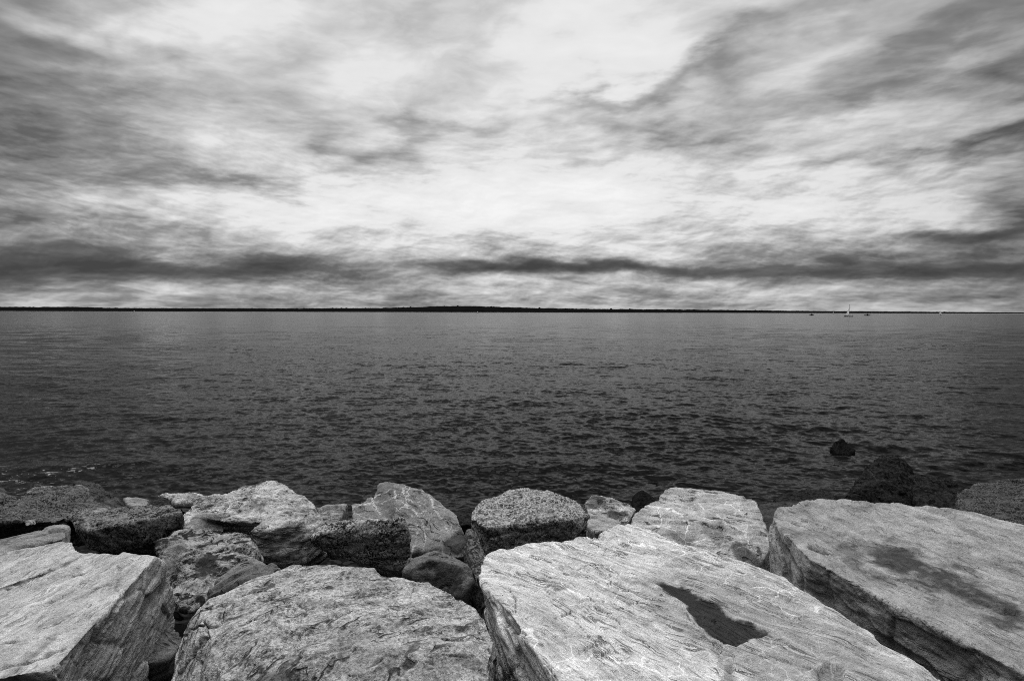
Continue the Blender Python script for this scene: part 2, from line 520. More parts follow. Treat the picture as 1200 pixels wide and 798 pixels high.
rock('boulder', 'broad rounded pale boulder in the foreground left of the narrow black gap', [
    T(1.97, (245, 700), (290, 684), (335, 671), (350, 659), (380, 661), (440, 668), (470, 679), (500, 682), (530, 694), (556, 712), (571, 726))
    + T(1.95, (231, 714), (242, 742), (262, 800), (581, 748)) + T(1.88, (586, 764), (572, 788), (566, 820)) + T(1.65, (214, 748), (205, 768), (200, 805), (205, 840))
    + T(2.01, (330, 715), (400, 705), (480, 715), (300, 760), (430, 760), (520, 765)) + T(1.92, (320, 840), (450, 850)),
], GNEISS, drop=0.9, trace=Z(470, 720, 2) - Z(300, 775, 2), tilt=0.95, steps=0.012, thick=0.10, crack=0.03, lumps=0.045, mid=0.015, chips=5, chipd=0.06, topflat=0.45,
     stain_shades=[([(296, 800), (300, 787), (325, 780), (350, 784), (362, 800)], 5, 0.75, 5), ([(425, 707), (436, 703), (452, 707), (440, 712)], 2, .6, 1.5),  # first patch: shade of the dark hollow painted in
             ([(433, 684), (445, 679), (466, 681), (450, 686)], 2, .6, 1.5), ([(520, 770), (545, 763), (575, 770), (570, 785), (540, 782)], 10, .6, 9),
             ([(400, 740), (440, 745), (500, 770), (520, 800), (380, 800), (370, 770)], 30, .42, 22)],  # shade of the front that falls away, painted as a soft dark patch
     cracks=[([(210, 749), (224, 739), (239, 733)], 1.5, .03), ([(243, 725), (242, 744), (236, 752), (233, 765), (232, 800)], 1.6, .03), ([(246, 699), (270, 690), (300, 680), (335, 673)], 1.2, .015),
             ([(317, 700), (338, 706), (357, 711), (368, 712)], 1.3, .02), ([(280, 697), (310, 691)], 1.0, .012), ([(399, 705), (430, 702)], 1.1, .014), ([(322, 730), (330, 737), (341, 740), (345, 731)], 1.1, .016),
             ([(330, 744), (354, 743)], 1.2, .016), ([(299, 770), (321, 757)], 1.1, .014), ([(347, 761), (384, 750), (400, 748)], 1.3, .016), ([(490, 717), (500, 719), (518, 720)], 1.5, .02),
             ([(467, 736), (496, 737), (508, 734)], 1.2, .014), ([(500, 765), (525, 762), (548, 768)], 1.6, .02), ([(486, 682), (481, 698)], 1.0, .012), ([(431, 783), (448, 771)], 1.2, .016),
             ([(405, 786), (425, 792)], 1.2, .016), ([(520, 745), (555, 742)], 1.0, .012), ([(440, 727), (458, 722)], 1.0, .012), ([(262, 790), (275, 765), (290, 752)], 1.2, .016)])

rock('boulder', 'largest pale striated slab at the centre right with a dark sunken hollow', [
    T(1.99, (562, 684), (560, 673), (572, 655), (568, 648), (608, 638), (690, 629), (760, 627), (800, 641), (870, 659), (918, 676), (940, 691), (966, 716))
    + T(2.06, (1000, 741), (1060, 771), (1104, 800), (1150, 835), (640, 780), (600, 722), (690, 850), (900, 860)) + T(1.83, (585, 735), (600, 765), (622, 802), (650, 850)),
    (T(1.99, (692, 629), (704, 623), (735, 611), (765, 620), (800, 641), (760, 680), (690, 660)), dict(drop=0.4, chips=1, chipd=0.01)),
], dict(PALE, stain_shade_val=0.017), drop=0.9, shrink=0.8, trace=Z(960, 770, 2) - Z(700, 655, 2), tilt=0.75, steps=0.009, thick=0.07, crack=0.016, lumps=0.03, mid=0.010, chips=4, chipd=0.03, topflat=0.16,
     cracks=[([(678, 666), (693, 662), (697, 664), (712, 660), (719, 662)], 1.4, .02), ([(658, 725), (667, 719)], 1.4, .015), ([(640, 780), (656, 800)], 1.8, .03), ([(757, 777), (762, 775)], 1.0, .01),
             ([(835, 656), (845, 660)], 1.0, .01), ([(617, 722), (626, 719)], 1.0, .01), ([(600, 690), (606, 716)], .9, .008), ([(710, 678), (716, 674)], 1.1, .012),
             ([(800, 715), (822, 737), (850, 753)], .9, .01), ([(690, 700), (760, 760)], .6, .006), ([(640, 690), (700, 760)], .6, .006), ([(860, 690), (930, 730)], .7, .006), ([(880, 760), (960, 790)], .7, .006)],
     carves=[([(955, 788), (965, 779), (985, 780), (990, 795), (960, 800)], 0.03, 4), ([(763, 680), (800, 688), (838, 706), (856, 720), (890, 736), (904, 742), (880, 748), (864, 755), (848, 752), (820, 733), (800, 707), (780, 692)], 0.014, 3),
             ([(843, 770), (860, 772), (858, 790), (850, 800), (840, 790)], 0.02, 3)],
     stain_shades=[([(770, 660), (850, 668), (940, 700), (1100, 800), (1120, 840), (900, 840), (850, 770), (800, 740), (740, 700)], 28, .42, 26), ([(763, 680), (800, 688), (838, 706), (856, 720), (890, 736), (904, 742), (880, 748), (864, 755), (848, 752), (820, 733), (800, 707), (780, 692)], 2.2, 0.97, 4),  # broad stain; in the hollow, shade and damp painted as one dark colour
             ([(735, 683), (765, 688), (800, 715), (845, 752), (890, 780), (870, 790), (830, 765), (780, 730)], 14, .45, 9),
             ([(955, 788), (965, 779), (985, 780), (990, 795), (960, 800)], 3, .6, 3), ([(845, 775), (858, 772), (860, 800), (845, 800)], 3, .6, 3)],  # shade of the two carved pits painted in
     veins=[([(905, 705), (935, 690), (955, 688)], 1.5, .6), ([(940, 740), (975, 733), (1003, 742)], 1.6, .6), ([(985, 770), (990, 752), (1003, 742)], 1.8, .6),
            ([(955, 783), (985, 770)], 1.6, .6), ([(850, 752), (880, 748), (905, 745)], 1.6, .7), ([(760, 675), (800, 720), (830, 745)], 1.0, .5)])

rock('boulder', 'large flat-topped grey block at the right edge with a dark vertical front', [
    T(2.0, (905, 604), (913, 596), (950, 586), (970, 584), (1000, 589), (1100, 595), (1150, 602), (1200, 615), (1280, 642), (1360, 710),
      (908, 613), (948, 655), (1005, 667), (1055, 688), (1090, 714), (1140, 735), (1200, 769), (1300, 845))
    + Y((910, 652, 4.5), (935, 702, 4.0), (1000, 762, 3.62), (1100, 840, 3.05), (1250, 900, 2.6)),
    (T(2.0, (930, 594), (950, 586), (970, 583), (1000, 588), (1040, 600), (980, 605)), dict(drop=0.2, chips=0)),
], DULL, drop=0.9, trace=Z(1180, 725, 2) - Z(1010, 650, 2), tilt=0.8, steps=0.012, thick=0.10, crack=0.014, lumps=0.03, mid=0.014, chips=6, chipd=0.04, topflat=0.22, facet=1.3,
     cracks=[([(949, 643), (971, 649)], 1.3, .014), ([(1066, 691), (1106, 712)], 1.4, .014), ([(1178, 718), (1205, 722)], 1.6, .02), ([(1020, 640), (1060, 655), (1100, 676)], 1.2, .014),
             ([(1015, 668), (1060, 680), (1100, 700)], 1.0, .012), ([(930, 613), (942, 617)], 1.6, .02), ([(930, 624), (938, 626)], 1.3, .014), ([(1120, 690), (1160, 712)], 1.0, .01)],
     stain_shades=[([(1012, 640), (1060, 640), (1110, 665), (1160, 690), (1210, 725), (1210, 745), (1160, 722), (1100, 690), (1040, 670), (1010, 655)], 13, .9, 13),
             ([(985, 640), (1008, 635), (1010, 660), (990, 662)], 8, .55, 8), ([(1120, 650), (1200, 662), (1200, 668), (1130, 660)], 7, .4, 6),
             ([(990, 592), (1025, 596), (1030, 600), (1000, 599)], 5, .4, 4)])

# ---- middle row
rock('rock', 'grey flake leaning on the back left shoulder of the rounded foreground boulder', [
    T(1.92, (243, 699), (258, 677), (283, 662), (300, 657), (325, 664), (337, 672)) + T(1.97, (300, 668), (280, 678))],
    GREY, drop=0.35, trace=Z(320, 665, 1.9) - Z(250, 690, 1.9), steps=0.006, thick=0.05, lumps=0.02, mid=0.008, chips=3, chipd=0.02, cat='rock')
rock('boulder', 'veined pale boulder behind the largest slab with a web of white lines', [
    Y((738, 615, 5.4), (742, 604, 5.55), (770, 590, 6.05), (789, 571, 6.6), (835, 575, 6.6), (870, 583, 6.35), (886, 588, 6.1), (894, 606, 5.8),
      (905, 640, 5.25), (893, 662, 5.1), (860, 670, 5.0), (800, 662, 5.05), (750, 640, 5.2))],
    dict(VEINED, lo=0.11, hi=0.64, veinval=0.95), drop=0.8, trace=P(880, 600, 5.8) - P(760, 600, 5.8), steps=0.012, thick=0.12, crack=0.02, facet=0.5, lumps=0.05, mid=0.015, chips=5, chipd=0.05,
    stain_shades=[([(820, 612), (846, 613), (852, 632), (842, 641), (822, 625)], 2, .45, 2), ([(780, 622), (800, 622), (812, 633), (808, 640), (790, 632)], 2, .5, 2),
            ([(852, 640), (862, 634), (880, 645), (898, 658), (895, 665), (870, 660)], 2.5, .75, 2), ([(893, 622), (902, 621), (902, 629)], 1, .8, 1)],  # first patch: shade on the lower right face painted in
    veins=[([(800, 577), (815, 585), (827, 598)], 1.1, .9), ([(827, 598), (850, 592), (870, 588)], .8, .6), ([(844, 640), (856, 625), (846, 610), (838, 603)], 1.4, .8),
           ([(760, 612), (790, 622), (812, 635), (842, 641)], 1.1, .8), ([(862, 600), (858, 612), (850, 618)], .8, .7), ([(755, 604), (770, 598), (790, 602)], .8, .6)])
rock('boulder', 'speckled light granite boulder between the veined pyramid and the veined pale one', [
    Y((551, 608, 6.1), (556, 593, 6.5), (575, 583, 6.75), (596, 572, 7.0), (612, 571, 7.0), (646, 577, 6.6), (660, 580, 6.6), (678, 590, 6.5), (690, 604, 6.3),
      (570, 619, 5.95), (590, 623, 5.95), (610, 614, 6.0), (643, 603, 6.05), (670, 609, 6.0), (690, 625, 6.2), (660, 645, 6.1), (600, 655, 6.1), (565, 646, 6.1))],
    GRANITE, drop=0.7, lumps=0.05, mid=0.014, fine=0.007, chips=5, chipd=0.06, crack=0.012, steps=0.008)
rock('boulder', 'pyramid shaped grey boulder with white quartz veins left of the granite boulder', [
    (Y((409, 589, 6.65), (413, 612, 6.35), (435, 581, 6.9), (448, 590, 6.7), (455, 610, 6.4), (480, 648, 6.0)), dict(chips=0)),
    Y((437, 583, 6.95), (443, 567, 7.2), (451, 563, 7.25), (475, 567, 7.2), (496, 574, 7.0), (515, 587, 6.8), (537, 603, 6.5), (541, 613, 6.35),
      (529, 627, 6.2), (513, 643, 6.05), (493, 648, 6.0), (481, 651, 6.0), (452, 606, 6.5), (464, 598, 6.5), (475, 583, 6.72)),
    (Y((541, 613, 6.35), (532, 622, 6.3), (549, 632, 6.15), (546, 652, 6.05), (520, 657, 5.98), (510, 645, 6.05)), dict(drop=0.4))],
    dict(VEINED, lo=0.06, hi=0.36, veinval=.6), drop=0.9, lumps=0.04, mid=0.014, chips=4, chipd=0.04, steps=0.012, thick=0.14, trace=P(530, 600, 6.5) - P(450, 560, 6.8), back=0.35,
    stain_shades=[([(440, 569), (462, 565), (463, 600), (455, 607), (445, 600)], 3, .35, 2.5), ([(530, 627), (540, 616), (549, 632), (546, 652), (522, 645), (518, 635)], 2, .8, 1.5)],  # second patch: lower right face darkened in colour to look shaded
    veins=[([(410, 592), (435, 585), (463, 571)], 1.0, .9), ([(463, 571), (464, 590), (463, 604)], 1.0, .9), ([(435, 582), (444, 600), (453, 608)], 1.1, .9),
           ([(470, 585), (487, 598), (497, 616)], 1.1, .9), ([(503, 580), (509, 592), (516, 603), (528, 626)], 1.1, .9), ([(495, 574), (499, 590), (494, 602), (487, 600)], .8, .8),
           ([(483, 602), (490, 620), (486, 640), (483, 648)], 1.4, .8), ([(409, 589), (410, 604)], 2.2, .9), ([(495, 618), (515, 618), (525, 625)], 1, .6)])
rock('boulder', 'dark speckled granite block standing in front of the veined pyramid boulder', [
    Y((361, 630, 5.8), (373, 618, 5.9), (400, 612, 5.85), (440, 609, 5.75), (474, 606, 5.7), (481, 625, 5.65), (482, 652, 5.7), (472, 670, 5.75), (440, 666, 5.75), (405, 655, 5.8), (366, 642, 5.85))],
    dict(DGRAN, lo=0.012, hi=0.50), drop=0.12, shrink=0.8, back=0.35, lumps=0.04, mid=0.016, fine=0.008, chips=4, chipd=0.05,
    veins=[([(375, 634), (395, 622), (405, 616)], 1.0, .55)])
rock('rock', 'dark rock with a pale upper rim wedged under the veined pyramid boulder', [
    Y((479, 654, 5.55), (510, 645, 5.7), (533, 653, 5.55), (551, 664, 5.35), (554, 678, 5.3), (540, 699, 5.2), (505, 687, 5.25), (472, 671, 5.35), (505, 655, 5.3))],
    GREY, drop=0.5, lumps=0.03, mid=0.014, chips=4, chipd=0.04, cat='rock', stain_shades=[([(507, 657), (530, 660), (545, 672), (536, 692), (512, 678)], 3, .6, 3)])  # shaded front face painted darker below the rim
rock('rock', 'narrow upright speckled rock tucked behind the left tip of the largest slab', [
    Y((547, 619, 5.85), (557, 622, 5.85), (563, 632, 5.75), (569, 648, 5.6), (570, 662, 5.45), (558, 682, 5.25), (550, 672, 5.4), (543, 654, 5.65))],
    dict(GRANITE, lo=0.02, hi=0.18), drop=0.5, lumps=0.02, mid=0.010, chips=3, chipd=0.03, cat='rock')
rock('boulder', 'big eroded pale boulder at the back left with dark hollows below', [
    (Y((184, 581, 7.1), (190, 577, 7.25), (207, 577, 7.3), (253, 583, 7.1), (285, 586, 6.8), (235, 590, 6.7), (205, 591, 6.8)), dict(drop=0.10, shrink=0.8, chips=2, chipd=.02)),
    Y((250, 584, 7.1), (268, 578, 7.2), (281, 570, 7.4), (297, 567, 7.4), (313, 562, 7.5), (324, 563, 7.5), (344, 573, 7.2), (360, 585, 6.9), (370, 594, 6.6), (382, 612, 6.2),
      (350, 609, 6.2), (300, 607, 6.3), (262, 611, 6.25), (218, 603, 6.5), (233, 590, 6.8)),
    Y((288, 622, 6.0), (310, 606, 6.25), (345, 602, 6.35), (381, 612, 6.15), (361, 630, 6.05), (364, 642, 6.05), (355, 652, 6.0), (330, 657, 6.0), (304, 648, 6.0), (292, 635, 6.05)),
    (Y((216, 602, 6.5), (235, 593, 6.7), (262, 600, 6.5), (263, 623, 6.25), (209, 620, 6.25)), dict(drop=0.3)),
], ERODED, drop=0.35, shrink=0.9, back=0.2, lumps=0.05, mid=0.022, fine=0.007, chips=4, chipd=0.05, steps=0.022, thick=0.10, crack=0.03, trace=P(360, 590, 6.8) - P(230, 595, 6.8), tilt=1.1,
    stain_shades=[([(318, 620), (340, 610), (358, 622), (350, 640), (320, 645), (304, 642), (308, 628)], 3, .7, 3), ([(225, 603), (260, 602), (262, 622), (225, 622)], 3, .6, 3), ([(297, 590), (312, 591), (310, 598), (296, 596)], 2, .5, 3)])  # first two patches: shade of front hollow and lower left face painted in
rock('boulder', 'mottled dark rock with swirling grey patches above the left black hollow', [
    Y((184, 633, 5.45), (201, 624, 5.7), (239, 622, 5.8), (267, 620, 5.8), (288, 623, 5.7), (303, 644, 5.25), (300, 668, 4.9), (262, 692, 4.7), (231, 715, 4.5), (215, 717, 4.5), (200, 706, 4.6), (189, 676, 4.9), (240, 650, 5.1))],
    MOTTLED, drop=0.15, shrink=0.85, back=0.25, lumps=0.06, mid=0.025, chips=6, chipd=0.06, crack=0.02,
    stain_shades=[([(232, 655), (243, 645), (254, 648), (252, 668), (238, 680), (229, 672)], 2, .8, 2), ([(190, 640), (215, 636), (220, 645), (196, 650)], 2, .5, 2), ([(192, 655), (206, 655), (207, 672), (193, 672)], 2, .6, 2)])
rock('boulder', 'dark coarse granite boulder with a lighter top behind the left block', [
    Y((75, 603, 6.35), (82, 598, 6.55), (107, 596, 6.75), (160, 598, 6.6), (197, 592, 6.35), (214, 601, 6.15), (209, 622, 6.15), (183, 640, 6.0), (140, 646, 5.95), (105, 640, 6.0), (85, 620, 6.1), (137, 615, 5.9), (104, 622, 5.95))],
    dict(DGRAN, lo=0.010, hi=0.24), drop=0.25, shrink=0.85, back=0.3, lumps=0.05, mid=0.016, fine=0.009, chips=4, chipd=0.05,
    veins=[([(80, 606), (92, 600), (125, 595)], 1.6, .45), ([(97, 602), (106, 618), (104, 624)], 1.8, .35)])
rock('boulder', 'low dark flat slab lying at the left edge behind the pale layered slab', [
    Y((-90, 582, 7.0), (-60, 578, 7.3), (0, 581, 7.2), (30, 580, 7.35), (100, 585, 7.3), (136, 596, 6.9), (80, 606, 6.25), (60, 611, 6.05), (0, 612, 5.95), (-90, 614, 5.9))],
    dict(DGRAN, lo=0.008, hi=0.15), drop=0.18, shrink=0.9, back=0.1, lumps=0.04, mid=0.02, facet=1.8, steps=0.016, thick=0.07, chips=4)
rock('rock', 'tiny pale chip of stone lying on the low dark slab', [
    Y((27, 611, 6.0), (31, 610, 6.0), (36, 609, 6.02), (33, 616, 5.9), (30, 616, 5.9))], dict(GREY, lo=.15, hi=.35), drop=0.03, lumps=0.004, mid=0.003, fine=.001, chips=0, vox=.012, facet=0, cat='stone')
rock('rock', 'pale layered slab resting on the back of the left block', [
    Y((-60, 648, 4.5), (0, 633, 4.75), (27, 625, 4.95), (76, 616, 5.15), (79, 620, 5.1), (75, 631, 4.85), (31, 636, 4.65), (13, 646, 4.45), (-60, 672, 4.05))],
    dict(SLAB, lo=.05, hi=.40), drop=0.12, shrink=0.92, back=0.05, lumps=0.02, mid=0.012, steps=0.014, thick=0.05, chips=3, chipd=.03, trace=P(70, 620, 4.9) - P(0, 640, 4.6), tilt=0.9, cat='rock')
rock('rock', 'long dark rock with a pale top edge at the waterline on the far left', [
    Y((27, 582, 8.2), (33, 572, 8.6), (45, 569, 8.7), (97, 568, 8.7), (108, 578, 8.4), (116, 592, 7.9), (60, 596, 7.7), (28, 594, 7.8))],
    dict(DGRAN, hi=.16), drop=0.6, lumps=0.05, mid=0.022, facet=1.6, chips=4, chipd=.05, cat='rock', veins=[([(30, 576), (45, 569), (96, 569), (106, 576)], 1.0, .4)])
rock('rock', 'dark angular rock sloping into the sea beside the small pale wedge', [
    Y((84, 563, 9.0), (98, 560, 9.1), (111, 568, 8.9), (131, 577, 8.6), (145, 588, 8.2), (154, 599, 7.9), (128, 600, 7.8), (100, 592, 8.1))],
    dict(DARK, hi=.09), drop=0.7, lumps=0.05, mid=0.022, facet=1.6, chips=4, chipd=.05, cat='rock')
rock('rock', 'grey stone cut by the left edge of the view at the waterline', [
    Y((-50, 570, 8.8), (-10, 568, 8.8), (4, 572, 8.7), (8, 581, 8.4), (-20, 590, 8.0), (-50, 590, 8.0))], dict(GREY, hi=.12), drop=0.6, lumps=.04, chips=3, cat='rock')
rock('rock', 'small pale triangular wedge between the two dark rocks at the back left', [
    Y((145, 584, 7.9), (160, 582, 8.0), (175, 586, 7.9), (168, 599, 7.4), (153, 599, 7.4))], dict(GREY, lo=.1, hi=.4), drop=0.5, lumps=.02, mid=.008, chips=2, chipd=.02, cat='rock')
rock('rock', 'small black rock under the thin shelf of the eroded pale boulder', [
    Y((168, 597, 7.3), (174, 590, 7.5), (181, 583, 7.7), (194, 588, 7.4), (206, 592, 7.2), (218, 600, 6.9), (190, 606, 6.9))], dict(WET, hi=.05), drop=0.5, lumps=.03, chips=3, cat='rock')
rock('rock', 'small pale rock with a dark side between the eroded boulder and the veined pyramid', [
    Y((370, 594, 7.2), (393, 593, 7.2), (403, 589, 7.35), (407, 591, 7.3), (398, 610, 6.8), (388, 615, 6.7), (378, 611, 6.8))], dict(ERODED, hi=.4), drop=0.5, lumps=.04, mid=.02, chips=4, cat='rock')
rock('rock', 'wet black rock in the gap between the veined pyramid and the granite boulder', [
    Y((532, 600, 8.0), (540, 596, 8.2), (556, 594, 8.2), (562, 600, 8.0), (556, 614, 7.4), (540, 614, 7.4))], WET, drop=0.8, lumps=.04, chips=3, cat='rock')
rock('rock', 'small pale hollowed rock right of the granite boulder', [
    Y((684, 591, 7.0), (697, 580, 7.3), (705, 579, 7.35), (713, 586, 7.2), (722, 589, 7.1), (735, 591, 7.1), (745, 596, 6.9), (737, 609, 6.5), (717, 611, 6.4), (700, 604, 6.6), (688, 598, 6.8))],
    ERODED, drop=0.5, lumps=.05, mid=.03, chips=5, chipd=.06, crack=.03, cat='rock',
    stain_shades=[([(687, 590), (700, 583), (709, 585), (703, 594), (690, 596)], 1.5, .75, 2), ([(709, 603), (718, 598), (732, 600), (735, 606), (716, 609)], 1.5, .85, 2)])  # shade of the hollows painted on, nothing carved
rock('rock', 'smooth pale streaked rock low between the granite boulder and the largest slab', [
    Y((689, 597, 6.5), (700, 605, 6.3), (728, 612, 6.1), (719, 620, 5.8), (699, 624, 5.7), (688, 616, 5.9))], dict(GREY, lo=.12, hi=.5), drop=0.5, lumps=.03, chips=3, cat='rock')
rock('rock', 'round black wet rock at the waterline behind the veined pale boulder', [
    Y((740, 592, 9.3), (742, 581, 9.5), (747, 576, 9.6), (753, 574, 9.6), (761, 578, 9.5), (767, 583, 9.4), (772, 595, 9.1), (745, 600, 9.0))], dict(WET, hi=.012), drop=0.7, lumps=.06, chips=2, cat='rock')
rock('boulder', 'tall black seaweed-covered rock in the sea behind the right block', [
    Y((1008, 560, 9.4), (1017, 550, 9.6), (1022, 540, 9.9), (1032, 533, 10.0), (1052, 535, 10.0), (1063, 545, 9.8), (1074, 558, 9.5), (1082, 592, 8.8), (984, 592, 8.8), (996, 574, 9.1), (1030, 563, 9.1), (1065, 560, 9.2))],
    WET, drop=0.7, lumps=.06, mid=.03, fine=.012, chips=5, chipd=.08,
    veins=[([(1018, 550), (1028, 564), (1066, 560)], .6, .05), ([(1066, 558), (1078, 588)], .6, .05)])
rock('rock', 'low black wet rock between the tall black one and the right edge granite', [
    Y((1070, 558, 9.2), (1090, 555, 9.3), (1115, 559, 9.2), (1131, 567, 9.0), (1128, 596, 8.3), (1074, 594, 8.4))], WET, drop=0.7, lumps=.06, mid=.03, fine=.012, chips=5, chipd=.06, cat='rock')
rock('boulder', 'rough grey granite boulder at the right edge behind the large grey block', [
    Y((1121, 587, 7.3), (1125, 578, 7.6), (1136, 570, 7.9), (1170, 565, 8.1), (1205, 560, 8.2), (1260, 562, 8.2), (1300, 585, 7.4), (1280, 625, 6.6), (1200, 620, 6.6), (1150, 608, 6.8), (1125, 598, 7.0))],
    dict(DGRAN, lo=0.01, hi=0.11), drop=0.8, lumps=.06, mid=.025, fine=.010, chips=5, chipd=.06)
rock('rock', 'flat dark grey rock behind the left corner of the large grey block', [
    Y((886, 594, 6.9), (900, 588, 7.1), (927, 587, 7.2), (955, 588, 7.1), (965, 600, 6.6), (905, 630, 5.9), (896, 615, 6.2), (890, 602, 6.5))], dict(DARK, hi=.07), drop=0.5, lumps=.04, chips=4, cat='rock')
rock('rock', 'black wet rock awash behind the left corner of the large grey block', [
    Y((906, 584, 10.4), (918, 577, 10.6), (940, 574, 10.7), (966, 575, 10.6), (985, 583, 10.3), (960, 592, 9.9), (915, 592, 9.9))], WET, drop=0.6, lumps=.06, chips=4, cat='rock')
rock('rock', 'lone black rock breaking the water off the right block', [
    Y((973, 524, 15.0), (979, 517, 15.1), (986, 514, 15.2), (995, 518, 15.1), (1002, 527, 14.9)) + T(-0.12, (975, 535), (985, 540), (1000, 538))], dict(WET, hi=.015), drop=0.5, lumps=.05, chips=3, cat='rock')
rock('rock', 'low black rock awash in the sea above the foam on the left', [
    Y((82, 541, 14.0), (90, 537, 14.2), (106, 535, 14.4), (112, 532, 14.6), (118, 536, 14.3), (110, 542, 13.9), (90, 544, 13.8))], dict(WET, hi=.015), drop=0.4, lumps=.05, chips=3, cat='rock')
rock('rock', 'farthest small black rock awash near the left edge', [
    Y((14, 518, 16.2), (20, 514, 16.5), (28, 514, 16.5), (32, 517, 16.3), (24, 520, 16.0))], dict(WET, hi=.015), drop=0.4, lumps=.04, chips=2, cat='rock')
rock('rock', 'dark rough rock wedged deep between the left block and the rounded boulder', [
    Y((165, 742, 4.0), (180, 724, 4.15), (190, 731, 4.1), (198, 741, 4.0), (213, 744, 4.0), (206, 764, 3.8), (192, 773, 3.7), (168, 778, 3.65), (162, 760, 3.8))], dict(DARK, lo=.03, hi=.22), drop=0.25, lumps=.03, mid=.014, chips=4, cat='rock')
rock('rock', 'small dark rock at the bottom of the narrow black gap', [
    Y((574, 795, 3.55), (582, 786, 3.65), (592, 783, 3.65), (606, 788, 3.55), (616, 802, 3.4), (600, 820, 3.2), (570, 815, 3.3))], dict(DARK, lo=.02, hi=.15), drop=0.3, lumps=.03, chips=3, cat='rock')


# ------------------------------------------------------------------ shore bed
def grid_mesh(name, xs, ys, zf):
    X, Yg = np.meshgrid(xs, ys)
    Zg = zf(X, Yg)
    return grid_from(name, X, Yg, Zg)


def grid_from(name, X, Yg, Zg):
    ny, nx = X.shape
    co = np.stack([X, Yg, Zg], -1).reshape(-1, 3).astype(np.float32)
    i = np.arange(ny - 1)[:, None] * nx + np.arange(nx - 1)[None, :]
    q = np.stack([i, i + 1, i + nx + 1, i + nx], -1).reshape(-1, 4)
    me = bpy.data.meshes.new(name)
    me.vertices.add(len(co)); me.vertices.foreach_set('co', co.ravel())
    me.loops.add(q.size); me.loops.foreach_set('vertex_index', q.ravel().astype(np.int32))
    me.polygons.add(len(q)); me.polygons.foreach_set('loop_start', np.arange(0, q.size, 4, dtype=np.int32))
    me.polygons.foreach_set('use_smooth', np.ones(len(q), bool))
    me.update(calc_edges=True); me.validate()
    return me


def bed(X, Yg):
    p = np.stack([X.ravel(), Yg.ravel(), 0 * X.ravel()], 1)
    n = (0.25 * fbm(p * 1.3, 4, 900)).reshape(X.shape)
    prof = np.interp(Yg, [-8, 0, 2.5, 4.5, 6, 8, 10, 14, 22], [2.0, 0.9, 0.4, 0.2, 0.05, -0.1, -0.4, -1.2, -3.0])
    return prof + n


me = grid_mesh('shore_bed', np.linspace(-30, 30, 300), np.linspace(-8, 22, 160), bed)
o = link('shore_bed', me, plain('bed_surface', 0.018, 0.95, 0.5, 4.0)); tag(o, kind='structure')


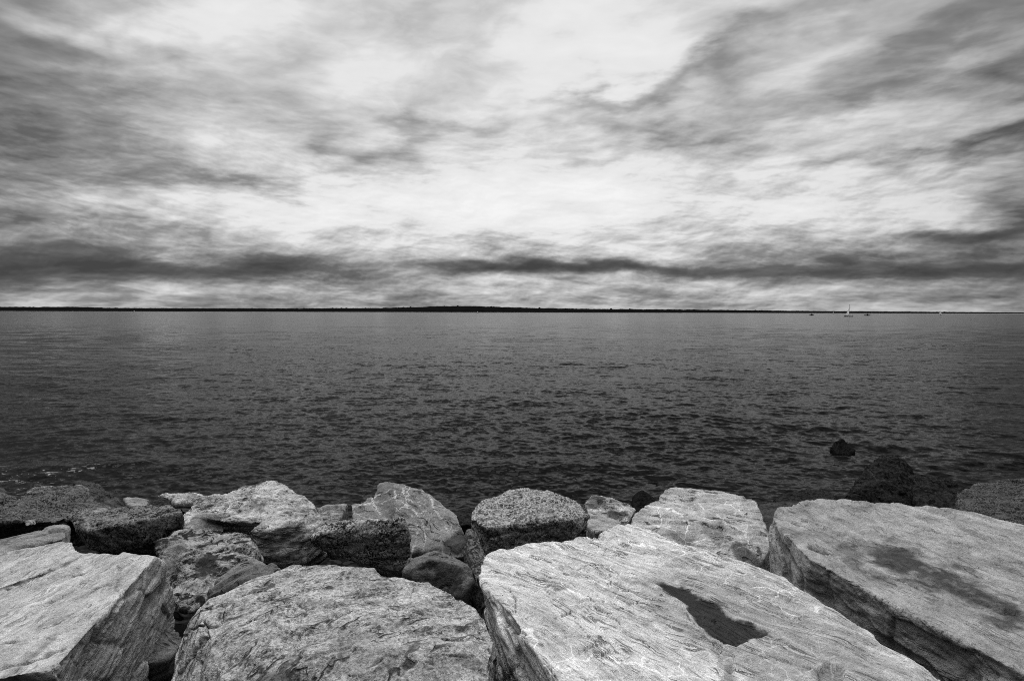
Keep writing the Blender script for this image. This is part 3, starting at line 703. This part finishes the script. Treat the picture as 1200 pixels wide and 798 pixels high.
# ------------------------------------------------------------------ water
def water():
    naz, nr = 1150, 1400
    az = np.linspace(R(-62), R(62), naz)
    r = 6.0 * (5400.0 / 6.0) ** (np.linspace(0, 1, nr) ** 1.5)
    RR, AA = np.meshgrid(r, az, indexing='ij')
    X = RR * np.sin(AA); Yg = RR * np.cos(AA)
    dr = np.gradient(r)[:, None] * np.ones_like(AA)
    cell = np.maximum(dr, RR * (az[1] - az[0]))
    rng = np.random.default_rng(5)
    Zg = np.zeros_like(X); DX = np.zeros_like(X); DY = np.zeros_like(X)
    gust = 0.75 + 0.9 * fbm(np.stack([X.ravel() * 0.03, Yg.ravel() * 0.06, X.ravel() * 0], 1), 3, 77).reshape(X.shape)
    for k in range(110):
        lam = 0.12 * (5.0 / 0.12) ** rng.random()
        th = R(-90 - 14) + rng.normal(0, 0.5)
        kk = 2 * math.pi / lam
        amp = 0.0056 * lam ** 0.62 * (1.0 if lam < 0.7 else 0.6) * (0.6 + 0.8 * rng.random())
        ph = rng.random() * 2 * math.pi
        fade = np.clip((lam / cell - 2.2) / 3.0, 0, 1)
        arg = kk * (X * math.cos(th) + Yg * math.sin(th)) + ph
        s, c = np.sin(arg), np.cos(arg)
        a = amp * fade * gust
        Zg += a * c
        DX -= a * s * math.cos(th) * 0.55
        DY -= a * s * math.sin(th) * 0.55
    # one low swell rolling in towards the rocks
    sw = 0.055 * np.exp(-((Yg - 13.6 - 0.09 * X + 0.8 * np.sin(X * 0.22)) / 0.55) ** 2) * (0.55 + 0.45 * np.sin(X * 0.5 + 1))
    sw += 0.045 * np.exp(-((Yg - 16.5 + 0.05 * X) / 0.7) ** 2) * (0.5 + 0.5 * np.sin(X * 0.41 + 4))
    Zg += np.maximum(sw, 0)
    me = grid_from('sea_water', X + DX, Yg + DY, Zg)
    m, nt, b = new_mat('water_surface')
    pos = nt.new('ShaderNodeNewGeometry').outputs['Position']
    nrm = nt.new('ShaderNodeNewGeometry').outputs['Normal']
    sx, sy, sz = nt.sep(pos)
    pv = nt.comb(nt.m('MULTIPLY', sx, 0.7), nt.m('MULTIPLY_ADD', sx, 0.12, sy), 0.0)
    gustn = nt.ss(nt.noise(nt.comb(nt.m('MULTIPLY', sx, 0.35), sy, 0.0), 0.05, 4, 0.6), 0.32, 0.68, 0.75, 1.2)
    acc = None
    for sc, am, det in ((0.35, 0.10, 2), (1.1, 0.26, 3), (3.4, 0.40, 3), (9.0, 0.40, 3)):
        c = nt.vm('SUBTRACT', nt.noise(pv, sc, det, 0.6, 0.3, col=True), (0.5, 0.5, 0.5))
        c = nt.vm('MULTIPLY', c, (am * 1.2, am * 2.2, 0.0))
        acc = c if acc is None else nt.vm('ADD', acc, c)
    acc = nt.vm('SCALE', acc, scale=gustn)
    nn = nt.vm('NORMALIZE', nt.vm('ADD', nrm, acc))
    nt.put(b.inputs['Normal'], nn)
    # foam flecks along the rocks at the left
    fx = nt.m('SUBTRACT', 1.0, nt.ss(sx, -10.4, -7.6))
    fy = nt.m('MULTIPLY', nt.ss(sy, 9.5, 10.5), nt.m('SUBTRACT', 1.0, nt.ss(sy, 12.6, 14.5)))
    fn = nt.noise(nt.comb(sx, nt.m('MULTIPLY', sy, 2.2), 0.0), 3.4, 6, 0.72, 0.8)
    ff = nt.m('MULTIPLY', nt.m('MULTIPLY', fx, fy), nt.m('MULTIPLY', nt.ss(fn, 0.57, 0.66), nt.ss(nt.noise(pos, 0.9, 2, 0.5), 0.42, 0.58)))
    nt.put(b.inputs['Base Color'], nt.grey(nt.mixf(ff, 0.002, 0.35)))
    nt.put(b.inputs['Roughness'], nt.mixf(ff, 0.10, 0.8))
    b.inputs['IOR'].default_value = 1.33
    b.inputs['Specular IOR Level'].default_value = WATER_SPEC
    o = link('sea_water', me, m); tag(o, kind='structure')


WATER_SPEC = 0.044
water()

# ------------------------------------------------------------------ far shore
FARD = 5000.0
prof = [(-300, 4.6), (-100, 5.0), (0, 4.9), (50, 5.2), (75, 4.3), (120, 4.0), (250, 3.9), (330, 4.0), (390, 4.6), (430, 4.6), (480, 5.8), (510, 7.0), (545, 7.2), (575, 6.6), (610, 5.6),
        (645, 4.9), (700, 4.3), (800, 3.9), (900, 3.2), (1000, 2.5), (1100, 2.2), (1180, 1.9), (1230, 1.6), (1500, 1.5)]
wood = plain('wood_surface', 0.006, 1.0, 0.5, 0.01)
xs = np.array([(p[0] - 600) / FPX * FARD for p in prof]); hs = np.array([p[1] * FARD / FPX for p in prof])
gx = np.linspace(xs[0], xs[-1], 2600); gy = np.linspace(0, 520, 27)
X, Yg = np.meshgrid(gx, gy)
pp = np.stack([X.ravel() / 55, Yg.ravel() / 55, 0 * X.ravel()], 1)
bumps = fbm(pp, 4, 400, 0.6).reshape(X.shape)
lone = np.maximum(0, gn(np.stack([X.ravel() / 24, Yg.ravel() / 40, 0 * X.ravel() + 5], 1), 433).reshape(X.shape) - 0.32) * 60
h = np.interp(X, xs, hs)
rise = sstep(0, 60, Yg) * (0.45 + 0.55 * sstep(40, 360, Yg)) * (1 - 0.9 * sstep(430, 520, Yg))
Zg = h * 1.12 * rise + (bumps * 7.0 + lone * .5) * sstep(5, 60, Yg) * np.clip(h / 30, .35, 1)
Zg[-1, :] = -2; Zg[0, :] = 1.0
me = grid_from('far_woodland', X, Yg + FARD + 25, Zg)
o = link('far_woodland', me, wood); tag(o, 'black wooded ridge running along the far shore of the bay', 'woodland', kind='stuff')
me = grid_mesh('far_shore', np.linspace(xs[0], xs[-1], 300), np.array([-30., -12., 8., 40., 560.]),
               lambda a, b_: np.interp(b_, [-30, -12, 8, 40, 560], [-1.0, 1.2, 2.6, 3.0, 3.0]) + 0 * a)
o = link('far_shore', me, plain('shore_surface', 0.16, 0.95, 0.6, 0.02), loc=(0, FARD, 0)); tag(o, kind='structure')


# ------------------------------------------------------------------ boats
WHITE = plain('boat_paint', 0.8, 0.4, 0.05)
CLOTH = plain('sail_cloth', 0.85, 0.8, 0.06, 1.5)
_b = CLOTH.node_tree.nodes['Principled BSDF']
_tr = CLOTH.node_tree.nodes.new('ShaderNodeBsdfTranslucent'); _tr.inputs['Color'].default_value = (.9, .9, .9, 1)
_ad = CLOTH.node_tree.nodes.new('ShaderNodeMixShader'); _ad.inputs[0].default_value = 0.85
CLOTH.node_tree.links.new(_b.outputs[0], _ad.inputs[1]); CLOTH.node_tree.links.new(_tr.outputs[0], _ad.inputs[2])
CLOTH.node_tree.links.new(_ad.outputs[0], CLOTH.node_tree.nodes['Material Output'].inputs['Surface'])
DKPAINT = plain('dark_paint', 0.03, 0.5, 0.1)
SPAR = plain('spar_metal', 0.03, 0.4, 0.1)


def tube(bm, a, b, r0, r1, seg=8):
    a, b = Vector(a), Vector(b)
    d = (b - a); L = d.length
    q = d.to_track_quat('Z', 'Y').to_matrix().to_4x4()
    bmesh.ops.create_cone(bm, cap_ends=True, segments=seg, radius1=r0, radius2=r1, depth=L, matrix=Matrix.Translation((a + b) / 2) @ q)


def fin(bm, name, mat, parent, loc=(0, 0, 0)):
    bmesh.ops.recalc_face_normals(bm, faces=bm.faces[:])
    me = bpy.data.meshes.new(name); bm.to_mesh(me); bm.free()
    return link(name, me, mat, parent, loc)


def hull_bm(L, B, D, draft, nst=14, nsec=9):
    """lofted yacht hull, bow at +x"""
    bm = bmesh.new(); rows = []
    for i in range(nst):
        t = i / (nst - 1)
        x = -L / 2 + L * t
        half = B / 2 * (0.72 + 0.28 * math.sin(math.pi * min(1, t * 1.25))) * (1 - max(0, (t - 0.45) / 0.55) ** 2.2) + 0.03
        sheer = D * (0.86 + 0.22 * (2 * t - 0.9) ** 2)
        keel = -draft * math.sin(math.pi * min(1, 0.12 + t * 0.8)) ** 0.7
        row = []
        for j in range(nsec):
            a = -1 + 2 * j / (nsec - 1)
            y = half * math.copysign(abs(a) ** 0.75, a)
            z = keel + (sheer - keel) * abs(a) ** 2.2
            row.append(bm.verts.new((x + 0.25 * t * abs(a), y, z)))
        rows.append(row)
    for r0, r1 in zip(rows[:-1], rows[1:]):
        for j in range(nsec - 1): bm.faces.new((r0[j], r1[j], r1[j + 1], r0[j + 1]))
        bm.faces.new((r0[0], r0[-1], r1[-1], r1[0]))
    bm.faces.new(rows[0]); bm.faces.new(rows[-1][::-1])
    return bm


def sail_bm(tack, head, clew, belly=0.35, th=0.03, n=8):
    bm = bmesh.new(); tack, head, clew = Vector(tack), Vector(head), Vector(clew)
    nrm = (head - tack).cross(clew - tack).normalized()
    g = []
    for s in (0, 1):
        rows = []
        for i in range(n + 1):
            t = i / n
            a = tack.lerp(head, t); b = clew.lerp(head, t)
            w = (n - i) if i < n else 0
            row = []
            for j in range(n + 1):
                u = j / n
                roach = 0.10 * math.sin(math.pi * t) * u
                p = a.lerp(b, u) + (b - a) * 0 + Vector((clew.x - tack.x, clew.y - tack.y, 0)) * roach * 0.5 + nrm * (belly * math.sin(math.pi * u) * (1 - t) * 0.8 + s * th)
                row.append(bm.verts.new(p))
            rows.append(row)
        g.append(rows)
    for s in (0, 1):
        for i in range(n):
            for j in range(n):
                f = (g[s][i][j], g[s][i][j + 1], g[s][i + 1][j + 1], g[s][i + 1][j])
                bm.faces.new(f if s else f[::-1])
    for i in range(n):
        for j in (0, n): bm.faces.new((g[0][i][j], g[0][i + 1][j], g[1][i + 1][j], g[1][i][j]))
        bm.faces.new((g[0][0][i], g[0][0][i + 1], g[1][0][i + 1], g[1][0][i]))
    bmesh.ops.remove_doubles(bm, verts=bm.verts[:], dist=0.001)
    return bm


def yacht(label, loc, rz, L=10.5, mast=12.5, sailh=7.0, foot=3.0, jib=False, group='boats under sail on the bay', hullmat=None):
    root = bpy.data.objects.new('sailboat', None); COL.objects.link(root)
    root.location = loc; root.rotation_euler = (0, 0, rz)
    tag(root, label, 'sailboat', group)
    fin(hull_bm(L, L * 0.3, 1.15, 0.5), 'hull', hullmat or WHITE, root)
    bm = bmesh.new()
    for z0, z1, k in ((1.08, 1.65, 1.0),):
        v = []
        for (x, y, z) in ((-1.4, -.85, z0), (1.9, -.6, z0), (1.9, .6, z0), (-1.4, .85, z0), (-1.3, -.72, z1), (1.3, -.45, z1 - .1), (1.3, .45, z1 - .1), (-1.3, .72, z1)):
            v.append(bm.verts.new((x, y, z)))
        for f in ((0, 1, 5, 4), (1, 2, 6, 5), (2, 3, 7, 6), (3, 0, 4, 7), (4, 5, 6, 7), (3, 2, 1, 0)): bm.faces.new([v[q] for q in f])
    bmesh.ops.bevel(bm, geom=bm.edges[:], offset=0.08, segments=2, affect='EDGES')
    fin(bm, 'cabin', WHITE, root)
    bm = bmesh.new(); tube(bm, (0.9, 0, 1.0), (0.9, 0, mast), 0.16, 0.11)
    mo = fin(bm, 'mast', SPAR, root)
    bm = bmesh.new(); tube(bm, (0.9, -0.9, mast * .6), (0.9, 0.9, mast * .6), 0.04, 0.04); fin(bm, 'spreader', SPAR, mo)
    bm = bmesh.new(); tube(bm, (0.8, 0, 2.2), (0.7 - foot - 0.4, 0.5, 2.3), 0.08, 0.07); fin(bm, 'boom', SPAR, root)
    fin(sail_bm((0.72, 0, 2.35), (0.76, 0, 2.35 + sailh), (0.7 - foot, 0.45, 2.45)), 'mainsail', CLOTH, root)
    if jib: fin(sail_bm((L / 2 - .1, 0, 1.3), (1.1, 0, mast * .8), (1.3, -.7, 1.9), 0.3), 'jib', CLOTH, root)
    bm = bmesh.new()
    tube(bm, (0.9, 0, mast - .1), (L / 2, 0, 1.25), 0.02, 0.02, 5); tube(bm, (0.9, 0, mast - .1), (-L / 2, 0, 1.1), 0.02, 0.02, 5)
    for s in (-1, 1): tube(bm, (0.9, 0, mast * .95), (0.7, s * L * .14, 1.1), 0.02, 0.02, 5)
    fin(bm, 'rigging', SPAR, root)
    return root


def at_water(px, D):
    d = ray(px, 380); k = D / d[1]
    return (d[0] * k, D, 0.0)


yacht('nearest white sailboat with a tall bare mast and small lowered sail on the right', at_water(993.8, 600), R(8), 11, 12.8, 7.0, 3.0)
yacht('small white sailboat farther right than the nearest one, under the low shore', at_water(1101.4, 1000), R(15), 8, 8.0, 5.6, 2.8, True)
yacht('tiny white sail just left of the nearest sailboat', at_water(976, 2000), R(10), 8, 8, 5.5, 3.0, True)
yacht('tiny white sail below the highest part of the far wooded ridge', at_water(559.5, 2200), R(10), 8, 8.5, 5.5, 3.0, True)
yacht('tiny white sail at the far left under the low wooded shore', at_water(157.5, 2200), R(10), 8, 8.5, 5.5, 3.0, True)


def launch(label, loc, rz):
    root = bpy.data.objects.new('motorboat', None); COL.objects.link(root)
    root.location = loc; root.rotation_euler = (0, 0, rz); tag(root, label, 'motorboat', 'dark motorboats on the bay')
    fin(hull_bm(8, 2.6, 1.1, .4), 'hull', DKPAINT, root)
    bm = bmesh.new(); bmesh.ops.create_cube(bm, size=1, matrix=Matrix.Translation((-.3, 0, 1.7)) @ Matrix.Diagonal((2.6, 1.7, 1.5, 1)))
    for v in bm.verts:
        if v.co.z > 2: v.co.x *= .75; v.co.y *= .85
    bmesh.ops.bevel(bm, geom=bm.edges[:], offset=.1, segments=2, affect='EDGES')
    fin(bm, 'wheelhouse', DKPAINT, root)
    bm = bmesh.new(); tube(bm, (-.6, 0, 2.4), (-.6, 0, 4.2), .05, .03); fin(bm, 'antenna', SPAR, root)


launch('dark motorboat just left of the tiny sail near the right', at_water(951, 900), R(20))
launch('dark motorboat between the nearest sailboat and the one farther right', at_water(1016, 900), R(160))

# ------------------------------------------------------------------ sky
SUN_EL, SUN_AZ = R(62), R(-28)      # azimuth from +Y towards +X
w = bpy.data.worlds.new('World'); scene.world = w
w.use_nodes = True
nt = NT(w.node_tree)
bg = w.node_tree.nodes['Background']
tc = nt.new('ShaderNodeTexCoord').outputs['Generated']
D = nt.vm('NORMALIZE', tc)
dx, dy, dz = nt.sep(D)
dzc = nt.m('MAXIMUM', dz, 0.0)
inv = nt.m('DIVIDE', 1.0, nt.m('ADD', dzc, 0.075))
q = nt.comb(nt.m('MULTIPLY', dx, inv), nt.m('MULTIPLY', dy, inv), 0.0)
az = nt.m('ARCTAN2', dx, dy)
el = nt.m('ARCSINE', nt.m('MINIMUM', dz, 1.0))
# wind-drawn cloud deck seen from below
qr = nt.comb(nt.m('ADD', nt.m('MULTIPLY', nt.sep(q)[0], 0.80), nt.m('MULTIPLY', nt.sep(q)[1], 0.18)), nt.m('MULTIPLY', nt.sep(q)[1], 1.0), 0.0)
wcol = nt.noise(q, 0.9, 4, 0.55, col=True)
wv = nt.vm('SUBTRACT', wcol, (0.5, 0.5, 0.5))
qw = nt.vm('ADD', qr, nt.vm('SCALE', wv, scale=0.55))
nA = nt.noise(qw, 0.85, 7, 0.48, 0.25)
nB = nt.noise(qw, 2.6, 7, 0.48, 0.3)
nC = nt.noise(qw, 7.0, 6, 0.52, 0.4)
# lumpy low clouds, flattened by the distance
cE = nt.comb(nt.m('MULTIPLY', az, 5.0), nt.m('MULTIPLY', el, 14.0), 0.0)
cE0 = cE
cE = nt.vm('ADD', cE, nt.vm('SCALE', nt.vm('SUBTRACT', nt.noise(cE0, 0.7, 3, 0.5, col=True), (0.5, 0.5, 0.5)), scale=0.5))
nE = nt.noise(cE, 1.0, 8, 0.52, 0.2)
nE2 = nt.noise(nt.vm('ADD', cE, (-0.05, 0.16, 0.0)), 1.0, 8, 0.52, 0.2)
nF = nt.noise(cE, 3.4, 7, 0.55, 0.1)
nF2 = nt.noise(nt.vm('ADD', cE, (-0.015, 0.05, 0.0)), 3.4, 7, 0.55, 0.1)
lowc = nt.m('SUBTRACT', 1.0, nt.ss(el, 0.08, 0.40))
ws = nt.sep(nt.vm('SUBTRACT', nt.noise(cE0, 1.3, 6, 0.50, col=True), (0.5, 0.5, 0.5)))
soft = nt.m('ADD', el, 0.03)
azw = nt.m('MULTIPLY_ADD', ws[0], 0.36, az)
elw = nt.m('MULTIPLY_ADD', nt.m('MULTIPLY', ws[1], soft), 0.55, el)


def azel(px, py):
    d = ray(px, py); d = d / np.linalg.norm(d)
    return math.atan2(d[0], d[1]), math.asin(d[2])


# cloud masses: photo pixel of the centre, half sizes in pixels, tilt, darkness
blobs = [
    # dark low bank over the horizon
    (40, 315, 300, 19, 0, 0.58), (300, 317, 170, 12, 2, 0.46), (560, 311, 110, 9, 0, 0.50), (690, 314, 90, 8, 2, 0.50), (860, 320, 160, 9, 2, 0.52), (1100, 321, 160, 11, 0, 0.58),
    (600, 354, 1100, 14, 0, 0.20), (600, 314, 1000, 22, 0, 0.14),
    # the left darker side
    (-40, 200, 190, 110, 10, 0.36), (40, 110, 180, 40, 18, 0.22), (-40, 30, 180, 110, 0, 0.26), (190, 200, 170, 26, 10, 0.20), (230, 215, 110, 14, 4, 0.24), (60, 255, 160, 18, 4, 0.30), (90, 60, 160, 26, 25, .2),
    # the right darker streaks
    (1170, 50, 170, 46, -20, 0.24), (1010, 95, 120, 30, -22, 0.28), (1110, 182, 80, 13, -24, 0.24), (1180, 150, 80, 18, -22, 0.30), (1125, 268, 100, 12, -7, 0.60), (1060, 300, 90, 8, -3, 0.40),
    (1010, 185, 70, 9, -8, 0.25), (1230, 250, 90, 60, 0, 0.30), (1240, 90, 60, 120, 0, 0.25), (1000, 20, 180, 30, -20, 0.18),
    # grey veils in the middle
    (705, 128, 60, 16, -22, 0.34), (790, 95, 90, 18, -32, 0.22), (860, 70, 60, 50, -40, 0.18), (770, 160, 110, 14, -5, 0.22), (500, 155, 80, 13, -10, 0.22), (400, 180, 50, 18, 30, 0.20), (550, 50, 70, 30, 20, .14), (285, 215, 60, 8, 12, .2),
    # bright openings
    (420, 240, 330, 34, 0, -0.24), (640, 230, 330, 40, 0, -0.26), (690, 60, 130, 70, 0, -0.22), (250, 20, 110, 50, 0, -0.20), (480, 60, 150, 80, 0, -0.16), (910, 240, 160, 25, 0, -0.12), (1090, 235, 90, 12, -6, -0.15), (1000, 140, 110, 14, -15, -.15),
]
acc = None
for (bx, by, rx, ry, ang, am) in blobs:
    a0, e0 = azel(bx, by)
    c, s = math.cos(R(ang)), math.sin(R(ang))
    ax, ex = azel(bx + 4 * c, by + 4 * s); ay, ey = azel(bx - 4 * s, by + 4 * c)
    J = np.array(((ax - a0, ay - a0), (ex - e0, ey - e0))) / 4.0        # (az, el) per pixel along and across
    Ji = np.linalg.inv(J)
    Ji[0] /= rx; Ji[1] /= ry
    da = nt.m('SUBTRACT', azw, a0); de = nt.m('SUBTRACT', elw, e0)
    u_ = nt.m('MULTIPLY_ADD', da, float(Ji[0, 0]), nt.m('MULTIPLY', de, float(Ji[0, 1])))
    v_ = nt.m('MULTIPLY_ADD', da, float(Ji[1, 0]), nt.m('MULTIPLY', de, float(Ji[1, 1])))
    r2 = nt.m('MULTIPLY_ADD', u_, u_, nt.m('MULTIPLY', v_, v_))
    g = nt.m('EXPONENT', nt.m('MULTIPLY', r2, -1.0))
    acc = nt.m('MULTIPLY', g, am) if acc is None else nt.m('MULTIPLY_ADD', g, am, acc)
dens = nt.m('ADD', nt.m('MULTIPLY', acc, 0.9), 0.39)
dens = nt.m('MULTIPLY_ADD', nt.m('SUBTRACT', nA, 0.5), nt.m('MULTIPLY_ADD', lowc, -0.45, 0.80), dens)
dens = nt.m('MULTIPLY_ADD', nt.m('SUBTRACT', nB, 0.5), nt.m('MULTIPLY_ADD', lowc, -0.55, 0.62), dens)
dens = nt.m('MULTIPLY_ADD', nt.m('SUBTRACT', nC, 0.5), nt.m('MULTIPLY_ADD', lowc, -0.16, 0.22), dens)
# thickness differences towards the sun: billows are lit on the far side, grey on the near one
qo = nt.vm('ADD', qw, (0.03, 0.11, 0.0))
dB = nt.m('SUBTRACT', nt.noise(qo, 2.6, 7, 0.48, 0.3), nB)
qo2 = nt.vm('ADD', qw, (0.01, 0.035, 0.0))
dC = nt.m('SUBTRACT', nt.noise(qo2, 7.0, 6, 0.52, 0.4), nC)
dens = nt.m('MULTIPLY_ADD', dB, nt.m('MULTIPLY_ADD', lowc, -0.38, 0.45), dens)
dens = nt.m('MULTIPLY_ADD', dC, nt.m('MULTIPLY_ADD', lowc, -0.22, 0.30), dens)
lump = nt.m('MULTIPLY', nt.m('SUBTRACT', nE, 0.5), 0.95)
lump = nt.m('MULTIPLY_ADD', nt.m('SUBTRACT', nE2, nE), 1.3, lump)
lump = nt.m('MULTIPLY_ADD', nt.m('SUBTRACT', nF, 0.5), 0.55, lump)
lump = nt.m('MULTIPLY_ADD', nt.m('SUBTRACT', nF2, nF), 1.15, lump)
dens = nt.m('MULTIPLY_ADD', lump, nt.m('MULTIPLY_ADD', lowc, 0.80, 0.13), dens)
ramp = nt.new('ShaderNodeValToRGB')
nt.put(ramp.inputs[0], nt.m('MULTIPLY_ADD', dens, 0.75, 0.08))
cr = ramp.color_ramp
for pos_, v_ in ((0.0, 0.93), (1.0, 0.035)):
    cr.elements[0 if pos_ == 0 else 1].position = pos_; cr.elements[0 if pos_ == 0 else 1].color = (v_, v_, v_, 1)
for pos_, v_ in ((0.245, 0.80), (0.395, 0.52), (0.545, 0.27), (0.695, 0.12), (0.83, 0.07)):
    e = cr.elements.new(pos_); e.color = (v_, v_, v_, 1)
cloud = nt.sep(ramp.outputs[0])[0]
# unseen sky shaped to light the rocks: zenith boosted, sides and rear dimmed
cloud = nt.m('MULTIPLY', cloud, nt.ss(dz, 0.70, 0.97, 1.0, 5.0))
caz = nt.m('DIVIDE', nt.m('MULTIPLY_ADD', dx, -0.30, nt.m('MULTIPLY', dy, 0.954)), nt.m('MAXIMUM', nt.m('SQRT', nt.m('MULTIPLY_ADD', dx, dx, nt.m('MULTIPLY', dy, dy))), 0.001))
rear_dim = nt.ss(caz, -0.15, 0.80, 0.05, 1.0)
cloud = nt.m('MULTIPLY', cloud, nt.mixf(nt.ss(dz, 0.70, 0.97), rear_dim, 1.0))
sky = nt.new('ShaderNodeTexSky'); sky.sky_type = 'NISHITA'
sky.sun_disc = False; sky.sun_elevation = SUN_EL; sky.sun_rotation = SUN_AZ
bw = nt.new('ShaderNodeRGBToBW'); nt.put(bw.inputs[0], sky.outputs[0])
tot = nt.m('ADD', nt.m('MULTIPLY', cloud, 9.6), nt.m('MULTIPLY', bw.outputs[0], 0.04))
nt.put(bg.inputs['Color'], nt.grey(tot))
bg.inputs['Strength'].default_value = 0.1
w.cycles.sampling_method = 'MANUAL'; w.cycles.sample_map_resolution = 512

sd = bpy.data.lights.new('sun', 'SUN'); sd.energy = 1.5; sd.angle = R(38); sd.color = (1, 0.985, 0.96)
so = bpy.data.objects.new('sun', sd); COL.objects.link(so)
sdir = Vector((math.sin(SUN_AZ) * math.cos(SUN_EL), math.cos(SUN_AZ) * math.cos(SUN_EL), math.sin(SUN_EL)))
so.rotation_euler = sdir.to_track_quat('Z', 'Y').to_euler()
so.location = (0, 0, 30)
sd.color = (1, 1, 1)

# ------------------------------------------------------------------ render settings
vs = scene.view_settings
scene.display_settings.display_device = 'sRGB'
vs.view_transform = 'Standard'; vs.look = 'None'; vs.exposure = 0.0; vs.gamma = 1.0; vs.use_curve_mapping = False
cy = scene.cycles
scene.render.engine = 'CYCLES'
cy.use_denoising = False
cy.pixel_filter_type = 'BLACKMAN_HARRIS'; cy.filter_width = 1.0
cy.max_bounces = 5; cy.diffuse_bounces = 3; cy.glossy_bounces = 3
cy.caustics_reflective = False; cy.caustics_refractive = False
